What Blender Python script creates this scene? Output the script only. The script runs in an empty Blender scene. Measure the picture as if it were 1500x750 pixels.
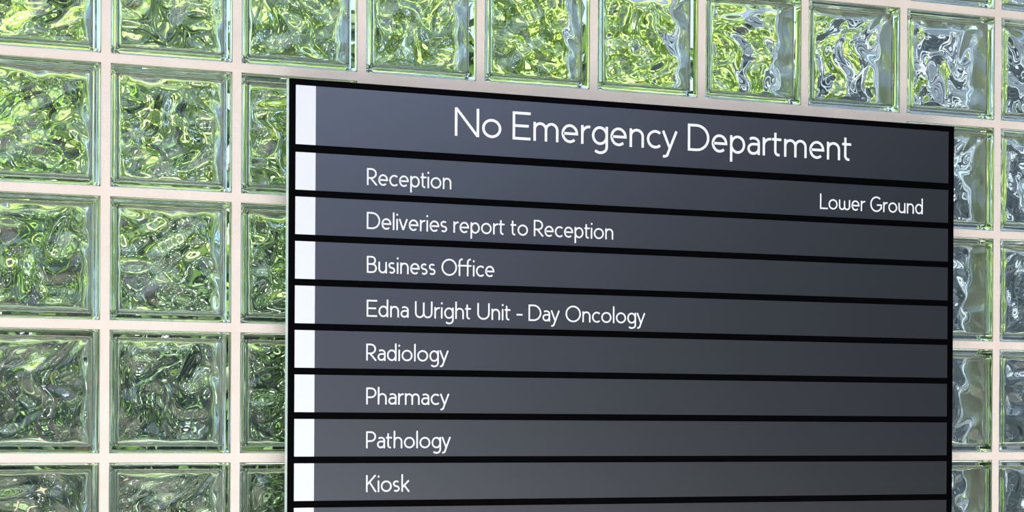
import bpy, bmesh, math, random
import numpy as np
from mathutils import Vector, Matrix

PI = math.pi
S = bpy.context.scene
C = S.collection
random.seed(7)

# ---------------------------------------------------------------- camera
cam_data = bpy.data.cameras.new('camera')
cam = bpy.data.objects.new('camera', cam_data)
C.objects.link(cam)
cam.location = (-0.29587, -2.89370, 1.55910)
cam.rotation_euler = (1.56651, -0.005362, -0.379175)
cam_data.sensor_width = 36.0
cam_data.lens = 2807.0 / 1500.0 * 36.0
cam_data.shift_y = (628.47 - 375.0) / 1500.0
cam_data.clip_start = 0.05
S.camera = cam

# ---------------------------------------------------------------- light
SUN_ENERGY = 25.0
SKY_STRENGTH = 0.215
EXPOSURE = 1.24
w = bpy.data.worlds.new('sky')
S.world = w
w.use_nodes = True
wn = w.node_tree
bg = wn.nodes['Background']
sky = wn.nodes.new('ShaderNodeTexSky')
sky.sky_type = 'NISHITA'
sky.sun_disc = False
sky.sun_elevation = math.radians(58)
sky.sun_rotation = math.radians(200)
sky.air_density = 0.8
sky.dust_density = 2.5
sky.ozone_density = 0.6
wn.links.new(sky.outputs[0], bg.inputs[0])
bg.inputs[1].default_value = SKY_STRENGTH

sd = bpy.data.lights.new('sun', 'SUN')
sd.energy = SUN_ENERGY
sd.angle = math.radians(1.0)
sd.color = (1.0, 0.97, 0.92)
sun = bpy.data.objects.new('sun', sd)
C.objects.link(sun)
sun.location = (-6, -1.2, 8)
sun.rotation_euler = Vector((0.58, 0.25, -0.77)).normalized().to_track_quat('-Z', 'Y').to_euler()

S.view_settings.view_transform = 'Standard'
S.view_settings.look = 'None'
S.view_settings.exposure = EXPOSURE
S.view_settings.gamma = 1.0
S.view_settings.use_curve_mapping = False
cy = S.cycles
cy.max_bounces = 32
cy.transmission_bounces = 28
cy.glossy_bounces = 16
cy.diffuse_bounces = 10
cy.transparent_max_bounces = 8
cy.caustics_refractive = True
cy.caustics_reflective = False
cy.blur_glossy = 0.5
cy.sample_clamp_indirect = 6.0
cy.use_denoising = True


# ---------------------------------------------------------------- helpers
def obj(name, bm, mats, parent=None, smooth=False):
    me = bpy.data.meshes.new(name)
    if isinstance(bm, bmesh.types.BMesh):
        bm.normal_update()
        bm.to_mesh(me)
        bm.free()
    else:
        v, f = bm
        me.from_pydata(v, [], f)
    if not isinstance(mats, (list, tuple)):
        mats = [mats]
    for m in mats:
        me.materials.append(m)
    if smooth:
        for p in me.polygons:
            p.use_smooth = True
    o = bpy.data.objects.new(name, me)
    C.objects.link(o)
    if parent is not None:
        o.parent = parent
    return o


def tag(o, label=None, cat=None, group=None, kind=None):
    if label:
        o['label'] = label
    if cat:
        o['category'] = cat
    if group:
        o['group'] = group
    if kind:
        o['kind'] = kind
    return o


def empty(name, loc):
    o = bpy.data.objects.new(name, None)
    o.empty_display_size = 0.1
    C.objects.link(o)
    o.location = loc
    return o


def add_box(bm, x0, x1, y0, y1, z0, z1, bevel=0.0, seg=2):
    vs = [bm.verts.new((x, y, z)) for x in (x0, x1) for y in (y0, y1) for z in (z0, z1)]
    q = [(0, 1, 3, 2), (4, 6, 7, 5), (0, 4, 5, 1), (2, 3, 7, 6), (0, 2, 6, 4), (1, 5, 7, 3)]
    fs = [bm.faces.new([vs[i] for i in f]) for f in q]
    if bevel > 0:
        es = list({e for f in fs for e in f.edges})
        bmesh.ops.bevel(bm, geom=es, offset=bevel, segments=seg, profile=0.5, affect='EDGES')
    return fs


def box_bm(*a, **k):
    bm = bmesh.new()
    add_box(bm, *a, **k)
    return bm


def add_tube(bm, pts, rads, n=8, caps=True):
    rings = []
    for i, (p, r) in enumerate(zip(pts, rads)):
        p = Vector(p)
        a = Vector(pts[max(i - 1, 0)])
        b = Vector(pts[min(i + 1, len(pts) - 1)])
        d = (b - a).normalized()
        u = d.cross(Vector((0.31, 0.95, 0.05))).normalized()
        v = d.cross(u)
        rings.append([bm.verts.new(p + r * (math.cos(2 * PI * k / n) * u + math.sin(2 * PI * k / n) * v)) for k in range(n)])
    for r0, r1 in zip(rings, rings[1:]):
        for k in range(n):
            bm.faces.new((r0[k], r0[(k + 1) % n], r1[(k + 1) % n], r1[k]))
    if caps:
        bm.faces.new(rings[0][::-1])
        bm.faces.new(rings[-1])


def mat(name, color, rough=0.5, spec=0.5, noise=0.0, nscale=20.0, bump=0.0, bscale=200.0, metallic=0.0, col2=None):
    m = bpy.data.materials.new(name)
    m.use_nodes = True
    nt = m.node_tree
    b = nt.nodes['Principled BSDF']
    b.inputs['Base Color'].default_value = (*color, 1)
    b.inputs['Roughness'].default_value = rough
    b.inputs['Specular IOR Level'].default_value = spec
    b.inputs['Metallic'].default_value = metallic
    tc = nt.nodes.new('ShaderNodeTexCoord')
    if noise > 0 or col2:
        n = nt.nodes.new('ShaderNodeTexNoise')
        n.inputs['Scale'].default_value = nscale
        n.inputs['Detail'].default_value = 6
        nt.links.new(tc.outputs['Object'], n.inputs['Vector'])
        r = nt.nodes.new('ShaderNodeValToRGB')
        r.color_ramp.elements[0].position = 0.3
        r.color_ramp.elements[1].position = 0.7
        c2 = col2 if col2 else tuple(c * (1 - noise) for c in color)
        r.color_ramp.elements[0].color = (*c2, 1)
        r.color_ramp.elements[1].color = (*color, 1)
        nt.links.new(n.outputs['Fac'], r.inputs['Fac'])
        nt.links.new(r.outputs['Color'], b.inputs['Base Color'])
    if bump > 0:
        n2 = nt.nodes.new('ShaderNodeTexNoise')
        n2.inputs['Scale'].default_value = bscale
        n2.inputs['Detail'].default_value = 4
        nt.links.new(tc.outputs['Object'], n2.inputs['Vector'])
        bp = nt.nodes.new('ShaderNodeBump')
        bp.inputs['Strength'].default_value = bump
        bp.inputs['Distance'].default_value = 0.002
        nt.links.new(n2.outputs['Fac'], bp.inputs['Height'])
        nt.links.new(bp.outputs['Normal'], b.inputs['Normal'])
    return m


def glass_mat(name, color, ior=1.5):
    m = bpy.data.materials.new(name)
    m.use_nodes = True
    nt = m.node_tree
    nt.nodes.remove(nt.nodes['Principled BSDF'])
    g = nt.nodes.new('ShaderNodeBsdfGlass')
    g.inputs['Color'].default_value = (*color, 1)
    g.inputs['Roughness'].default_value = 0.0
    g.inputs['IOR'].default_value = ior
    nt.links.new(g.outputs[0], nt.nodes['Material Output'].inputs['Surface'])
    return m


def leaf_mat(name, c_dark, c_light, c_back, scale=6.0, trans=0.45):
    m = bpy.data.materials.new(name)
    m.use_nodes = True
    nt = m.node_tree
    b = nt.nodes['Principled BSDF']
    b.inputs['Roughness'].default_value = 0.35
    tc = nt.nodes.new('ShaderNodeTexCoord')
    n = nt.nodes.new('ShaderNodeTexNoise')
    n.inputs['Scale'].default_value = scale
    n.inputs['Detail'].default_value = 3
    nt.links.new(tc.outputs['Object'], n.inputs['Vector'])
    r = nt.nodes.new('ShaderNodeValToRGB')
    r.color_ramp.elements[0].position = 0.38
    r.color_ramp.elements[1].position = 0.62
    r.color_ramp.elements[0].color = (*c_dark, 1)
    r.color_ramp.elements[1].color = (*c_light, 1)
    nt.links.new(n.outputs['Fac'], r.inputs['Fac'])
    nt.links.new(r.outputs['Color'], b.inputs['Base Color'])
    t = nt.nodes.new('ShaderNodeBsdfTranslucent')
    t.inputs['Color'].default_value = (*c_back, 1)
    mx = nt.nodes.new('ShaderNodeMixShader')
    mx.inputs[0].default_value = trans
    nt.links.new(b.outputs[0], mx.inputs[1])
    nt.links.new(t.outputs[0], mx.inputs[2])
    nt.links.new(mx.outputs[0], nt.nodes['Material Output'].inputs['Surface'])
    return m


M_mortar = mat('mortar', (0.67, 0.60, 0.52), 0.9, 0.2, noise=0.07, nscale=18, bump=0.35, bscale=260)
M_plaster = mat('plaster', (0.80, 0.74, 0.68), 0.9, 0.2, noise=0.05, nscale=6, bump=0.2, bscale=120)
M_glass = glass_mat('block_glass', (0.975, 1.0, 0.988))
M_slat = mat('satin_charcoal', (0.195, 0.205, 0.218), 0.29, 0.5, metallic=1.0)
M_black = mat('black_backing', (0.001, 0.001, 0.0012), 0.35, 0.03)
M_edge = mat('acrylic_edge', (0.66, 0.80, 0.76), 0.3, 0.5)
M_white = mat('white_vinyl', (0.60, 0.635, 0.68), 0.5, 0.3)
M_text = mat('white_lettering', (0.70, 0.72, 0.76), 0.5, 0.3)
M_steel = mat('brushed_steel', (0.5, 0.5, 0.5), 0.35, 0.5, metallic=1.0)
M_floor = mat('pale_paving', (0.15, 0.146, 0.14), 0.8, 0.3, noise=0.15, nscale=2)
M_bounce_path = mat('bounce_concrete', (0.45, 0.44, 0.41), 0.85, 0.2, noise=0.15, nscale=3)
M_asphalt = mat('asphalt', (0.04, 0.04, 0.043), 0.9, 0.2, noise=0.2, nscale=3)
M_horizon_wall = mat('horizon_blocker', (0.33, 0.35, 0.385), 0.8, 0.2)
M_ceil = mat('soffit', (0.80, 0.72, 0.64), 0.9, 0.2)
M_dark = mat('dark_reflected_wall', (0.006, 0.007, 0.009), 0.9, 0.0, noise=0.2, nscale=3)
M_earth = mat('garden_groundcover', (0.045, 0.065, 0.025), 0.95, 0.1, noise=0.4, nscale=9)
M_bark = mat('bark', (0.16, 0.12, 0.085), 0.9, 0.1, noise=0.4, nscale=15)
M_slate = mat('slate_render', (0.05, 0.065, 0.085), 0.7, 0.3, noise=0.45, nscale=2.2)
M_dim = mat('grey_frame', (0.16, 0.18, 0.21), 0.6, 0.3)
M_frame = mat('white_frame', (0.55, 0.60, 0.68), 0.5, 0.4)
M_pane = mat('dark_pane', (0.02, 0.025, 0.03), 0.05, 0.8)

# ---------------------------------------------------------------- structure
Z0 = 2.3            # joint line above the row of blocks over the sign
P = 0.2             # block pitch
BH = 0.0925         # half face of a block
TH = 0.08           # block thickness
COLS = range(-1, 11)
ROWS = range(-1, 6)


def is_hidden(i, j):
    return 3 <= i <= 7 and 1 <= j <= 3


def build_wall():
    bm = bmesh.new()
    x0, x1 = -0.2, 2.2
    zt, zb = Z0 + 0.2, Z0 - 1.2
    j2 = P / 2 - BH - 0.0004
    ya, yb = 0.0025, TH - 0.0025
    for r in range(-1, 7):
        z = Z0 - r * P
        add_box(bm, x0 - j2, x1 + j2, ya, yb, z - j2, z + j2)
    for c in range(-1, 12):
        x = c * P
        for r in ROWS:
            z = Z0 - r * P
            add_box(bm, x - j2, x + j2, ya, yb, z - P + j2, z - j2)
    # blind field behind the sign
    for r in (1, 2, 3):
        z = Z0 - r * P
        for c in range(3, 8):
            add_box(bm, c * P + j2, c * P + P - j2, ya, yb, z - P + j2, z - j2)
    return obj('wall_back', bm, M_mortar)


tag(build_wall(), kind='structure')
bm = bmesh.new()
add_box(bm, -3.0, -0.2075, -0.02, 0.12, 0, 3.9)
add_box(bm, 2.2075, 4.0, -0.02, 0.12, 0, 3.9)
add_box(bm, -0.2075, 2.2075, -0.02, 0.12, 2.5075, 3.9)
add_box(bm, -0.2075, 2.2075, -0.02, 0.12, 0, 1.0925)
tag(obj('trim_1', bm, M_plaster), kind='structure')
tag(obj('floor', box_bm(-14, 14, -5.5, 0.3, -0.15, 0), M_floor), kind='structure')
tag(obj('ground', box_bm(-30, 30, -32, -5.5, -0.15, -0.01), M_asphalt), kind='structure')
tag(obj('added_bounce_path', box_bm(-8, 12, 0.3, 1.9, -0.14, 0.01), M_bounce_path), kind='structure')  # added out of view to bounce sunlight into the glass block sides
tag(obj('added_wall_front', box_bm(-30, 30, -33, -32, 0, 11), M_horizon_wall), kind='structure')  # added unseen wall opposite, keeps the bright horizon out of reflections
tag(obj('ceiling', box_bm(-6, 4.2, -1.75, 0.3, 3.9, 4.1), M_ceil), kind='structure')
tag(obj('added_wall_right', box_bm(3.75, 3.95, -8.5, -0.02, 0, 3.9), M_dark), kind='structure')  # added unseen dark wall, its reflection darkens the strips towards the right
tag(obj('ground', box_bm(-8, 12, 0.3, 12, -0.15, 0), M_earth), kind='structure')


# ---------------------------------------------------------------- glass blocks
def wave(X, Z, rng):
    # rolling, folded surface of cloudy pressed glass
    wx = np.zeros_like(X)
    wz = np.zeros_like(X)
    for _ in range(5):
        a = rng.uniform(0, 2 * PI)
        k = 2 * PI / rng.uniform(0.07, 0.14)
        ph = rng.uniform(0, 2 * PI)
        s = np.sin(k * (np.cos(a) * X + np.sin(a) * Z) + ph)
        wx += 0.008 * s * math.cos(a + 1.3)
        wz += 0.008 * s * math.sin(a + 1.3)
    Xw, Zw = X + wx, Z + wz
    h = np.zeros_like(X)
    tot = 0
    for _ in range(12):
        a = rng.uniform(0, 2 * PI)
        lam = rng.uniform(0.027, 0.075)
        k = 2 * PI / lam
        ph = rng.uniform(0, 2 * PI)
        amp = lam * rng.uniform(0.6, 1.2)
        h += amp * np.sin(k * (np.cos(a) * Xw + np.sin(a) * Zw) + ph)
    gx, gz = np.gradient(h, X[:, 0], Z[0, :])
    return h / math.sqrt(float(np.mean(gx ** 2 + gz ** 2)))


WAVE_SLOPE = 0.15


def make_block_mesh(seed):
    rng = np.random.default_rng(seed)
    bm = bmesh.new()
    add_box(bm, -BH, BH, 0, TH, -BH, BH, bevel=0.0045, seg=3)
    bm.normal_update()
    for f in bm.faces:
        f.material_index = 0
        f.smooth = abs(f.normal.y) < 0.98 and abs(f.normal.y) > 0.05
    outer = set(bm.faces)
    h = 0.0825          # half cavity
    r = 0.0075          # fillet
    e = np.array([0, 0.0004, 0.001, 0.002, 0.0032, 0.0046, 0.006, 0.0075])
    inner = np.linspace(-h + 0.0095, h - 0.0095, 62)
    g = np.concatenate([-h + e, inner, (h - e)[::-1]])
    X, Z = np.meshgrid(g, g, indexing='ij')
    lin = np.linspace(-h, h, 120)
    dx = np.minimum(h - np.abs(X), r)
    dz = np.minimum(h - np.abs(Z), r)
    q = np.sqrt((r - dx) ** 2 + (r - dz) ** 2)
    q = np.minimum(q, r)
    fil = r - np.sqrt(np.maximum(r * r - q * q, 0))
    d = np.minimum(h - np.abs(X), h - np.abs(Z))
    fade = np.clip((d - 0.001) / 0.012, 0, 1)
    fade = fade * fade * (3 - 2 * fade)
    n = len(g)
    for side in (0, 1):
        wv = wave(X, Z, rng) * WAVE_SLOPE * fade
        y = 0.0095 + fil + wv
        if side:
            y = TH - y
        vv = [[bm.verts.new((X[a, b], y[a, b], Z[a, b])) for b in range(n)] for a in range(n)]
        for a in range(n - 1):
            for b in range(n - 1):
                quad = (vv[a][b], vv[a + 1][b], vv[a + 1][b + 1], vv[a][b + 1])
                f = bm.faces.new(quad if side else quad[::-1])
                f.smooth = True
        loop = [vv[a][0] for a in range(n)] + [vv[n - 1][b] for b in range(1, n)] + \
               [vv[a][n - 1] for a in range(n - 2, -1, -1)] + [vv[0][b] for b in range(n - 2, 0, -1)]
        if side == 0:
            front = loop
        else:
            L = len(loop)
            for k in range(L):
                f = bm.faces.new((front[k], front[(k + 1) % L], loop[(k + 1) % L], loop[k]))
                f.smooth = True
    # the cavity walls must face into the cavity
    bm.normal_update()
    bm.faces.ensure_lookup_table()
    for f in [f for f in bm.faces if f not in outer]:
        c = f.calc_center_median()
        to_mid = Vector((-c.x, TH / 2 - c.y, -c.z))
        if abs(f.normal.y) > 0.5:
            ok = f.normal.y * (TH / 2 - c.y) > 0
        else:
            ok = f.normal.x * -c.x + f.normal.z * -c.z > 0
        if not ok:
            f.normal_flip()
    me = bpy.data.meshes.new('glass_block')
    bm.to_mesh(me)
    bm.free()
    me.materials.append(M_glass)
    return me


BLOCK_MESH = [make_block_mesh(100 + k) for k in range(5)]
ORD = ['first', 'second', 'third', 'fourth', 'fifth', 'sixth', 'seventh', 'eighth', 'ninth', 'tenth']
TONE0 = ['dark green with pale streaks', 'bright lime green', 'bright yellow-green', 'yellow-green and white', 'pale green and white',
         'mid green with white folds', 'lime green and pale blue', 'pale blue with green streaks', 'steel blue', 'dark grey']
DOWN = {1: 'beside the sign header strip', 2: 'one block lower than the sign header', 3: 'level with the middle of the sign',
        4: 'cut by the bottom edge of the photo'}
ROWN = {1: 'top', 2: 'second', 3: 'third', 4: 'lowest'}
k = 0
for j in ROWS:
    for i in COLS:
        if is_hidden(i, j):
            continue
        o = bpy.data.objects.new('glass_block', BLOCK_MESH[(i * 2 + j * 3) % 5])
        C.objects.link(o)
        o.location = ((i + 0.5) * P, 0, Z0 - (j + 0.5) * P)
        if i in (-1, 10) or j == 5 or (j == -1 and i < 7):
            lab = 'glass block at the rim of the wall, outside the edge of the photo'
        elif j == 0:
            lab = f'{TONE0[i]} glass block, {ORD[i]} from left in the row above the sign'
            if i == 9:
                lab = 'dark grey glass block cut by the right photo edge, in the row above the sign'
        elif j == -1:
            lab = {7: 'sliver of glass block at the top photo edge, leftmost of three slivers',
                   8: 'sliver of glass block at the top photo edge, middle of three slivers at right',
                   9: 'sliver of glass block in the top right corner of the photo'}[i]
        elif i == 0:
            lab = f'green glass block cut by the left photo edge, {ROWN[j]} of four left of the sign'
        elif i == 1:
            lab = f'whole green glass block in the second column left of the sign, {ROWN[j]} of four'
        elif i == 2:
            lab = f'green glass block partly covered by the left edge of the sign, {ROWN[j]} of four'
        elif i == 8:
            lab = f'grey glass block partly covered by the right edge of the sign, {ROWN[j]} of four'
        elif i == 9:
            lab = f'dark grey glass block cut by right photo edge, {ROWN[j]} of four right of the sign'
        else:
            lab = 'glass block hidden behind the lower part of the sign'
        tag(o, lab, 'glass block', 'glass blocks of the wall')

# ---------------------------------------------------------------- lettering
def arc(cx, cyy, rx, ry, a0, a1, n=None):
    n = n or max(4, int(abs(a1 - a0) / 9))
    return [(cx + rx * math.cos(math.radians(a0 + (a1 - a0) * t / n)), cyy + ry * math.sin(math.radians(a0 + (a1 - a0) * t / n))) for t in range(n + 1)]


T = 0.095           # stroke, in cap heights
XH = 0.675          # x height, outer


def glyph(ch):
    """strokes (centre lines, cap height 1) and outer advance width without side gaps"""
    h = T / 2
    xt, b = XH - h, h
    r = (XH - T) / 2
    m = XH / 2
    W = {'N': 0.80, 'E': 0.60, 'D': 0.78, 'R': 0.60, 'B': 0.60, 'O': 0.95, 'W': 1.02, 'U': 0.74, 'P': 0.58, 'K': 0.62, 'L': 0.55, 'G': 0.84,
         'o': 0.64, 'm': 0.85, 'e': 0.57, 'r': 0.32, 'g': 0.56, 'n': 0.51, 'c': 0.50, 'y': 0.55, 'p': 0.56, 'a': 0.47, 't': 0.36, 'i': 0.095,
         'w': 0.80, 'u': 0.51, 'd': 0.56, 'l': 0.17, 'v': 0.53, 's': 0.42, 'f': 0.36, 'h': 0.51, 'k': 0.50, '-': 0.36, 'F': 0.50}[ch]
    L, R_ = h, W - h
    s = []
    if ch == 'N':
        s = [[(L, 0), (L, 1)], [(L + .01, 1 - h * .6), (R_ - .01, h * .6)], [(R_, 0), (R_, 1)]]
    elif ch == 'E':
        s = [[(L, 0), (L, 1)], [(L, 1 - h), (W, 1 - h)], [(L, .5), (W - .06, .5)], [(L, h), (W, h)]]
    elif ch == 'L':
        s = [[(L, 0), (L, 1)], [(L, h), (W, h)]]
    elif ch == 'D':
        k2 = W - h - .42
        s = [[(L, 0), (L, 1)], [(L, 1 - h), (k2, 1 - h)] + arc(k2, .5, .42, .5 - h, 90, -90) + [(L, h)]]
    elif ch == 'P' or ch == 'R':
        ry = .265
        cyy = 1 - h - ry
        k2 = W - h - ry - (.03 if ch == 'R' else 0)
        s = [[(L, 0), (L, 1)], [(L, 1 - h), (k2, 1 - h)] + arc(k2, cyy, ry, ry, 90, -90) + [(L, cyy - ry)]]
        if ch == 'R':
            s.append([(k2 - .04, cyy - ry), (R_ + .02, 0)])
    elif ch == 'B':
        r1, r2 = .215, (1 - T - .43) / 2
        s = [[(L, 0), (L, 1)], [(L, 1 - h), (.28, 1 - h)] + arc(.28, 1 - h - r1, r1, r1, 90, -90) + [(L, 1 - h - 2 * r1)],
             [(L, 1 - h - 2 * r1), (R_ - r2, 1 - h - 2 * r1)] + arc(R_ - r2, h + r2, r2, r2, 90, -90) + [(L, h)]]
    elif ch == 'O':
        s = [arc(W / 2, .5, W / 2 - h, .5 - h + .01, 0, 360, 48)]
    elif ch == 'G':
        c = W / 2 + .02
        s = [arc(c, .5, W / 2 - h + .02, .5 - h + .01, 48, 340), [(c + .04, .45), (R_, .45), (R_, .20)]]
    elif ch == 'U':
        rr = (W - T) / 2
        s = [[(L, 1)] + arc(W / 2, h + rr, rr, rr, 180, 360, 24) + [(R_, 1)]]
    elif ch == 'W' or ch == 'w':
        H = 1 if ch == 'W' else XH
        q = (W - T) / 4
        rr = q
        mid = W / 2
        s = [[(L, H)] + arc(L + q, h + rr * 1.15, q, rr * 1.15, 180, 360, 18) + [(mid, H * (.93 if ch == 'W' else .9))],
             [(mid, h + rr * 1.15)] + arc(mid + q, h + rr * 1.15, q, rr * 1.15, 180, 360, 18) + [(R_, H)]]
    elif ch == 'K':
        s = [[(L, 0), (L, 1)], [(L, .42), (R_ - .02, 1)], [(L + .17, .56), (R_ + .01, 0)]]
    elif ch == 'o':
        s = [arc(W / 2, m, W / 2 - h, r, 0, 360, 40)]
    elif ch == 'c':
        s = [arc(W / 2 + .05, m, W / 2 - h + .05, r, 48, 312)]
    elif ch == 'e':
        s = [[(L + .01, m)] + [(R_, m)] + arc(W / 2, m, W / 2 - h, r, 0, 312)]
    elif ch == 'a':
        rr = .155
        s = [arc(L + .19, XH - h - .185, .19, .185, 135, 0)[0:] + [(R_, 0)] if False else
             [(L + .05, XH - h - .055)] + arc(W / 2 - .01, XH - h - .17, W / 2 - h + .01, .17, 115, 0) + [(R_, 0)],
             [(R_, .40)] + [(L + .17, .40)] + arc(L + .17, h + .176, .17, .176, 90, 270) + arc(L + .17, h + .2, R_ - L - .17, .2, 270, 350)]
    elif ch in 'nmhr':
        if ch == 'm':
            q = (W - T) / 4
            s = [[(L, 0), (L, XH)], [(L, XH - h - q * 1.15)] + arc(L + q, XH - h - q * 1.15, q, q * 1.15, 180, 0, 18) + [(L + 2 * q, 0)],
                 [(L + 2 * q, XH - h - q * 1.15)] + arc(L + 3 * q, XH - h - q * 1.15, q, q * 1.15, 180, 0, 18) + [(R_, 0)]]
        elif ch == 'r':
            s = [[(L, 0), (L, XH)], [(L, XH - h - .26)] + arc(L + .235, XH - h - .26, .235, .26, 180, 82)]
        else:
            q = (W - T) / 2
            s = [[(L, 0), (L, XH if ch == 'n' else 1.04)], [(L, XH - h - q * 1.1)] + arc(L + q, XH - h - q * 1.1, q, q * 1.1, 180, 0, 22) + [(R_, 0)]]
    elif ch == 'u':
        q = (W - T) / 2
        s = [[(R_, 0), (R_, XH)], [(L, XH)] + arc(L + q, h + q * 1.1, q, q * 1.1, 180, 360, 22)]
    elif ch in 'pdg':
        s = [arc(W / 2, m, W / 2 - h, r, 0, 360, 40)]
        if ch == 'p':
            s.append([(L, -.31), (L, XH)])
        elif ch == 'd':
            s.append([(R_, 0), (R_, 1.04)])
        else:
            s.append([(R_, XH)] + [(R_, -.06)] + arc(W / 2 + .01, -.08, W / 2 - h - .01, .20, 0, -140))
    elif ch == 'y':
        s = [[(.04, XH), (W / 2 + .01, .02)], [(W - .04, XH), (W / 2 - .07, -.17)] + arc(W / 2 - .19, -.14, .13, .125, -20, -110)]
    elif ch == 'v':
        s = [[(.045, XH), (W / 2, .03)], [(W - .045, XH), (W / 2, .03)]]
    elif ch == 't':
        x = .12
        s = [[(x, .88), (x, .185)] + arc(x + .125, .175, .125, .13, 180, 285), [(0.0, XH - h), (W - .02, XH - h)]]
    elif ch == 'i':
        s = [[(L, 0), (L, XH)], [(L, .86), (L, .97)]]
    elif ch == 'l':
        s = [[(L, 1.04), (L, 0)]]
    elif ch == 's':
        rx, ry = W / 2 - h - .01, r / 2
        s = [arc(W / 2, XH - h - ry, rx, ry, 40, 270) + arc(W / 2, h + ry, rx, ry, 90, -140)]
    elif ch == 'f':
        s = [[(.10, 0), (.10, .84)] + arc(.26, .84, .16, .17, 180, 80), [(0, XH - h), (W - .03, XH - h)]]
    elif ch == 'F':      # first half of a joined double f
        s = [[(.10, 0), (.10, .84)] + arc(.26, .84, .16, .17, 180, 80), [(0, XH - h), (W, XH - h)]]
    elif ch == 'k':
        s = [[(L, 0), (L, 1.04)], [(L, .26), (R_ - .01, XH)], [(L + .13, .37), (R_ + .01, 0)]]
    elif ch == '-':
        s = [[(0, .36), (W, .36)]]
    if ch == 'l':
        W = T
    return s, W


GAP = {'N': .10, 'E': .08, 'y': .04, 'r': .03, 't': .06, 'f': .03, 'v': .04, 'K': .03, 'k': .05, 'F': -.02, 'P': .05, 'R': .05, 'L': .03}
PRE = {'y': .0, 'v': .0, 't': .03, 'f': .03, 'F': .03, 'o': .07, 'e': .07, 'c': .07, 'd': .07, 'g': .07, 's': .05, 'a': .06, 'O': .05, 'G': .05}


def layout(text):
    x = 0
    out = []
    prev = None
    for n_, ch in enumerate(text):
        if ch == ' ':
            x += .36
            prev = None
            continue
        s, W = glyph(ch)
        if prev is not None:
            a = GAP.get(prev, .08 if prev in 'oecgpaDOBGs' else .115)
            b_ = PRE.get(ch, .10)
            x += (a + b_) * 0.5 if ch not in 'yv' else a * .4
            if prev == 't' and ch == 'i':
                x -= .03
        for st in s:
            out.append([(px + x, py) for px, py in st])
        x += W
        prev = ch
    return out, x


def ribbon(bm, pts, t, z0, z1, place):
    """flat stroke of width t along pts, thickness from z0 to z1, mapped by place(u, v, depth)"""
    closed = len(pts) > 3 and abs(pts[0][0] - pts[-1][0]) < 1e-5 and abs(pts[0][1] - pts[-1][1]) < 1e-5
    pp = [Vector(p) for p in pts]
    if closed:
        pp = pp[:-1]
    clean = [pp[0]]
    for p in pp[1:]:
        if (p - clean[-1]).length > 1e-5:
            clean.append(p)
    pp = clean
    n = len(pp)
    offs = []
    for k in range(n):
        a = pp[(k - 1) % n] if (closed or k > 0) else None
        b = pp[(k + 1) % n] if (closed or k < n - 1) else None
        d1 = (pp[k] - a).normalized() if a is not None else None
        d2 = (b - pp[k]).normalized() if b is not None else None
        if d1 is None:
            d1 = d2
        if d2 is None:
            d2 = d1
        n1 = Vector((-d1.y, d1.x))
        n2 = Vector((-d2.y, d2.x))
        mm = (n1 + n2)
        mm = mm.normalized() if mm.length > 1e-6 else n1
        sc = 1.0 / max(mm.dot(n1), 0.5)
        offs.append(mm * sc * t / 2)
    rows = []
    for k in range(n):
        l, r = pp[k] + offs[k], pp[k] - offs[k]
        rows.append([bm.verts.new(place(l.x, l.y, z0)), bm.verts.new(place(r.x, r.y, z0)),
                     bm.verts.new(place(r.x, r.y, z1)), bm.verts.new(place(l.x, l.y, z1))])
    rng_ = range(n if closed else n - 1)
    for k in rng_:
        a, b = rows[k], rows[(k + 1) % n]
        for q in range(4):
            bm.faces.new((a[q], a[(q + 1) % 4], b[(q + 1) % 4], b[q]))
    if not closed:
        bm.faces.new(rows[0][::-1])
        bm.faces.new(rows[-1])


def lettering(text, x0, x1, base, cap, y, parent, origin):
    strokes, W = layout(text)
    sx = (x1 - x0) / W
    bm = bmesh.new()
    ratio = sx / cap

    def place(u, v, d):
        return (x0 + u * cap - origin[0], y - d - origin[1], base + v * cap - origin[2])
    for k_, st in enumerate(strokes):
        ribbon(bm, [(a * ratio, b) for a, b in st], T, 0.0, 0.0004 + 0.000012 * (k_ % 9), place)
    bmesh.ops.recalc_face_normals(bm, faces=bm.faces)
    return obj('lettering', bm, M_text, parent)


# ---------------------------------------------------------------- directory sign
YF = -0.05          # face of the strips
O = (1.0702, YF, 1.356)
sign = empty('directory_sign', O)
tag(sign, 'black wall directory sign with charcoal strips and white lettering, mounted on the glass blocks', 'sign')
SX0, SX1, SZT, SZB = 0.469, 1.6715, 2.0805, 1.356
def rel(x0, x1, y0, y1, z0, z1):
    return (x0 - O[0], x1 - O[0], y0 - O[1], y1 - O[1], z0 - O[2], z1 - O[2])

obj('backing_panel', box_bm(*rel(SX0, SX1, YF + 0.004, YF + 0.018, SZB, SZT), bevel=0.0005, seg=1), M_edge, sign)
obj('face_panel', box_bm(*rel(SX0 + .0002, SX1 - .0002, YF + 0.0008, YF + 0.004, SZB + .0002, SZT - .0002)), M_black, sign)
for x in (0.56, 1.58):
    for z in (2.02, 1.42):
        bm = bmesh.new()
        add_tube(bm, [(x - O[0], YF + 0.018 - O[1], z - O[2]), (x - O[0], 0.002 - O[1], z - O[2])], [0.011, 0.011], 20)
        obj('standoff', bm, M_steel, sign)

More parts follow.
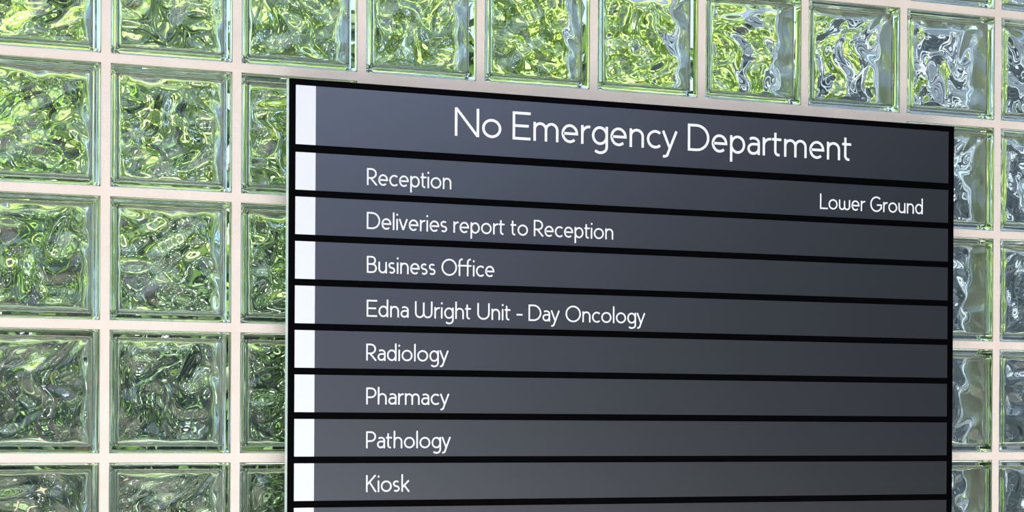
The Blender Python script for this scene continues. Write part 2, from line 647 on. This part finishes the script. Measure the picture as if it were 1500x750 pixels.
TX0, TX1 = 0.479, 1.6592
rows = [(2.0705, 1.9802, [('No Emergency Department', 0.737, 1.462, 2.0083, 0.0448)])]
texts = [[('Reception', 0.593, 0.732), ('Lower Ground', 1.4003, 1.6066)], [('Deliveries report to Reception', 0.593, 1.013)],
         [('Business OFfice', 0.5935, 0.8055)], [('Edna Wright Unit - Day Oncology', 0.5935, 1.0716)], [('Radiology', 0.5932, 0.729)],
         [('Pharmacy', 0.5935, 0.7305)], [('Pathology', 0.5937, 0.7333)], [('Kiosk', 0.594, 0.6655)], []]
for q, tx in enumerate(texts):
    zt = 1.9682 - 0.068 * q
    zb = zt - 0.0575
    rows.append((zt, zb, [(t, a, b, zb + 0.0127, 0.0262) for t, a, b in tx]))
for zt, zb, tx in rows:
    sl = obj('slat', box_bm(*rel(TX0, TX1, YF, YF + 0.0007, zb, zt)), M_slat, sign)
    obj('end_tab', box_bm(*rel(TX0, 0.5105, YF - 0.0005, YF - 0.00005, zb, zt)), M_white, sl)
    for t, a, b, base, cap in tx:
        lettering(t, a, b, base, cap, YF - 0.0001, sl, O)


# ---------------------------------------------------------------- garden behind the glass
def leaf_cloud(rng, blobs, n, size, droop=0.3):
    """n pointed, folded leaves spread over the shells of several blobs (cx, cy, cz, rx, ry, rz)"""
    wts = np.array([b[3] * b[4] + b[4] * b[5] + b[3] * b[5] for b in blobs])
    wts = wts / wts.sum()
    V, F = [], []
    for _ in range(n):
        b = blobs[rng.choice(len(blobs), p=wts)]
        d = rng.normal(size=3)
        d /= np.linalg.norm(d)
        rr = rng.uniform(0.55, 1.0) ** 0.6
        p = np.array(b[:3]) + d * np.array(b[3:]) * rr
        if p[2] < 0.05:
            continue
        ax = d * 0.7 + rng.normal(size=3) * 0.6 + np.array([0, 0, -droop])
        ax /= np.linalg.norm(ax)
        side = np.cross(ax, d + rng.normal(size=3) * 0.5)
        side /= (np.linalg.norm(side) + 1e-9)
        up = np.cross(side, ax)
        l = size * rng.uniform(0.6, 1.35)
        wd = l * rng.uniform(0.18, 0.26)
        k = len(V)
        for u, v, h in ((0, 0, 0), (.35, 1, .12), (.35, -1, .12), (.38, 0, 0), (.72, .72, .05), (.72, -.72, .05), (.75, 0, -.06), (1, 0, -.2)):
            V.append(tuple(p + ax * u * l + side * v * wd + up * h * l))
        F += [(k, k + 1, k + 3), (k, k + 3, k + 2), (k + 1, k + 4, k + 6, k + 3), (k + 3, k + 6, k + 5, k + 2), (k + 4, k + 7, k + 6), (k + 6, k + 7, k + 5)]
    return V, F


def tree(name, label, cat, loc, blobs, n, size, lm, seed, trunk_r=0.05, droop=0.3):
    rng = np.random.default_rng(seed)
    t = empty(name, loc)
    tag(t, label, cat, 'planting behind the glass wall')
    bm = bmesh.new()
    top = max(b[2] for b in blobs)
    add_tube(bm, [(0, 0, 0), (.02, .01, top * .35), (-.02, .02, top * .7), (0, 0, top)], [trunk_r, trunk_r * .85, trunk_r * .6, trunk_r * .25], 9)
    for b in blobs:
        z0 = min(top * .5, b[2] * .6)
        add_tube(bm, [(0, 0, z0), (b[0] * .5, b[1] * .5, (z0 + b[2]) / 2 - .02), (b[0], b[1], b[2])], [trunk_r * .5, trunk_r * .35, trunk_r * .12], 6)
    obj('trunk', bm, M_bark, t)
    obj('foliage', leaf_cloud(rng, blobs, n, size, droop), lm, t, smooth=True)
    return t


L_lime = leaf_mat('lime_leaf', (0.10, 0.21, 0.06), (0.50, 0.61, 0.15), (0.56, 0.70, 0.12), 5)
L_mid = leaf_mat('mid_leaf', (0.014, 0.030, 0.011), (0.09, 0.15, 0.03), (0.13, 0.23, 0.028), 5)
L_shade = leaf_mat('shade_leaf', (0.009, 0.017, 0.007), (0.034, 0.062, 0.016), (0.045, 0.09, 0.014), 4, 0.3)  # shadow low in the planting put into a darker leaf colour


def blobs(rng_seed, n, spread, zlo, zhi, r):
    g = np.random.default_rng(rng_seed)
    return [(g.uniform(-spread, spread), g.uniform(-spread * .6, spread * .6), g.uniform(zlo, zhi), r * g.uniform(.7, 1.2), r * g.uniform(.7, 1.2), r * g.uniform(.6, 1)) for _ in range(n)]


tree('lime_tree', 'tall lime green leafy tree seen through the blocks above the left end of the sign', 'tree', (0.8, 3.9, 0), blobs(1, 40, 0.78, 2.25, 5.4, .43), 5400, 0.19, L_lime, 11)
tree('lime_tree', 'yellow-green leafy tree seen through the middle blocks of the row above the sign', 'tree', (2.8, 4.3, 0), blobs(2, 38, 0.66, 2.2, 5.2, .42), 4600, 0.19, L_lime, 12)
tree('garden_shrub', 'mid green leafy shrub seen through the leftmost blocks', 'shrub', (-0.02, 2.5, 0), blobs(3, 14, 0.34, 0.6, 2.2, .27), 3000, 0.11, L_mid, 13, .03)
tree('garden_shrub', 'dark green shrub seen through the blocks beside the left edge of the sign', 'shrub', (1.12, 2.3, 0), blobs(4, 13, 0.30, 0.5, 1.95, .26), 2900, 0.10, L_shade, 14, .03)
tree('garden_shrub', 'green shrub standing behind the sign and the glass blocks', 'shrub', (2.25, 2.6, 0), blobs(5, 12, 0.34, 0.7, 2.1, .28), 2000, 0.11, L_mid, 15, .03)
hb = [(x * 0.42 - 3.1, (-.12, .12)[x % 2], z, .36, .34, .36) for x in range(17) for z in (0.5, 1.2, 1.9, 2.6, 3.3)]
hedge = tree('hedge', 'tall dark green hedge in the background behind the lighter trees', 'hedge', (-0.1, 6.4, 0), hb, 9500, 0.17, L_shade, 16)


# ---------------------------------------------------------------- building beyond the garden, right
bl = empty('building', (4.3, 5.0, 0))
tag(bl, 'slate grey building seen through the glass blocks right of the sign', 'building')
obj('facade', box_bm(0, 6, 0, 3, 0, 7.5), M_slate, bl)
bm = bmesh.new()
for k in range(18):
    z = 0.35 + k * 0.38
    add_box(bm, 0, 6, -0.035, -0.001, z, z + 0.05)
obj('ledge', bm, mat('pale_slate', (0.10, 0.12, 0.15), .7), bl)
for x, z, w_, h_ in ((0.05, 2.75, 0.55, 1.0), (1.15, 2.55, 0.5, 0.75), (1.1, 0.9, 0.45, 0.9), (2.2, 0.9, 0.45, 0.9), (2.2, 2.55, .5, .75)):
    bm = bmesh.new()
    t_ = 0.08
    add_box(bm, x, x + w_, -0.08, -0.001, z, z + t_)
    add_box(bm, x, x + w_, -0.08, -0.001, z + h_ - t_, z + h_)
    add_box(bm, x, x + t_, -0.08, -0.001, z + t_, z + h_ - t_)
    add_box(bm, x + w_ - t_, x + w_, -0.08, -0.001, z + t_, z + h_ - t_)
    add_box(bm, x + w_ / 2 - .03, x + w_ / 2 + .03, -0.07, -0.001, z + t_, z + h_ - t_)
    f = obj('window_frame', bm, M_frame if x < 1 else M_dim, bl)
    obj('pane', box_bm(x + t_, x + w_ - t_, -0.03, -0.002, z + t_, z + h_ - t_), M_pane, f)
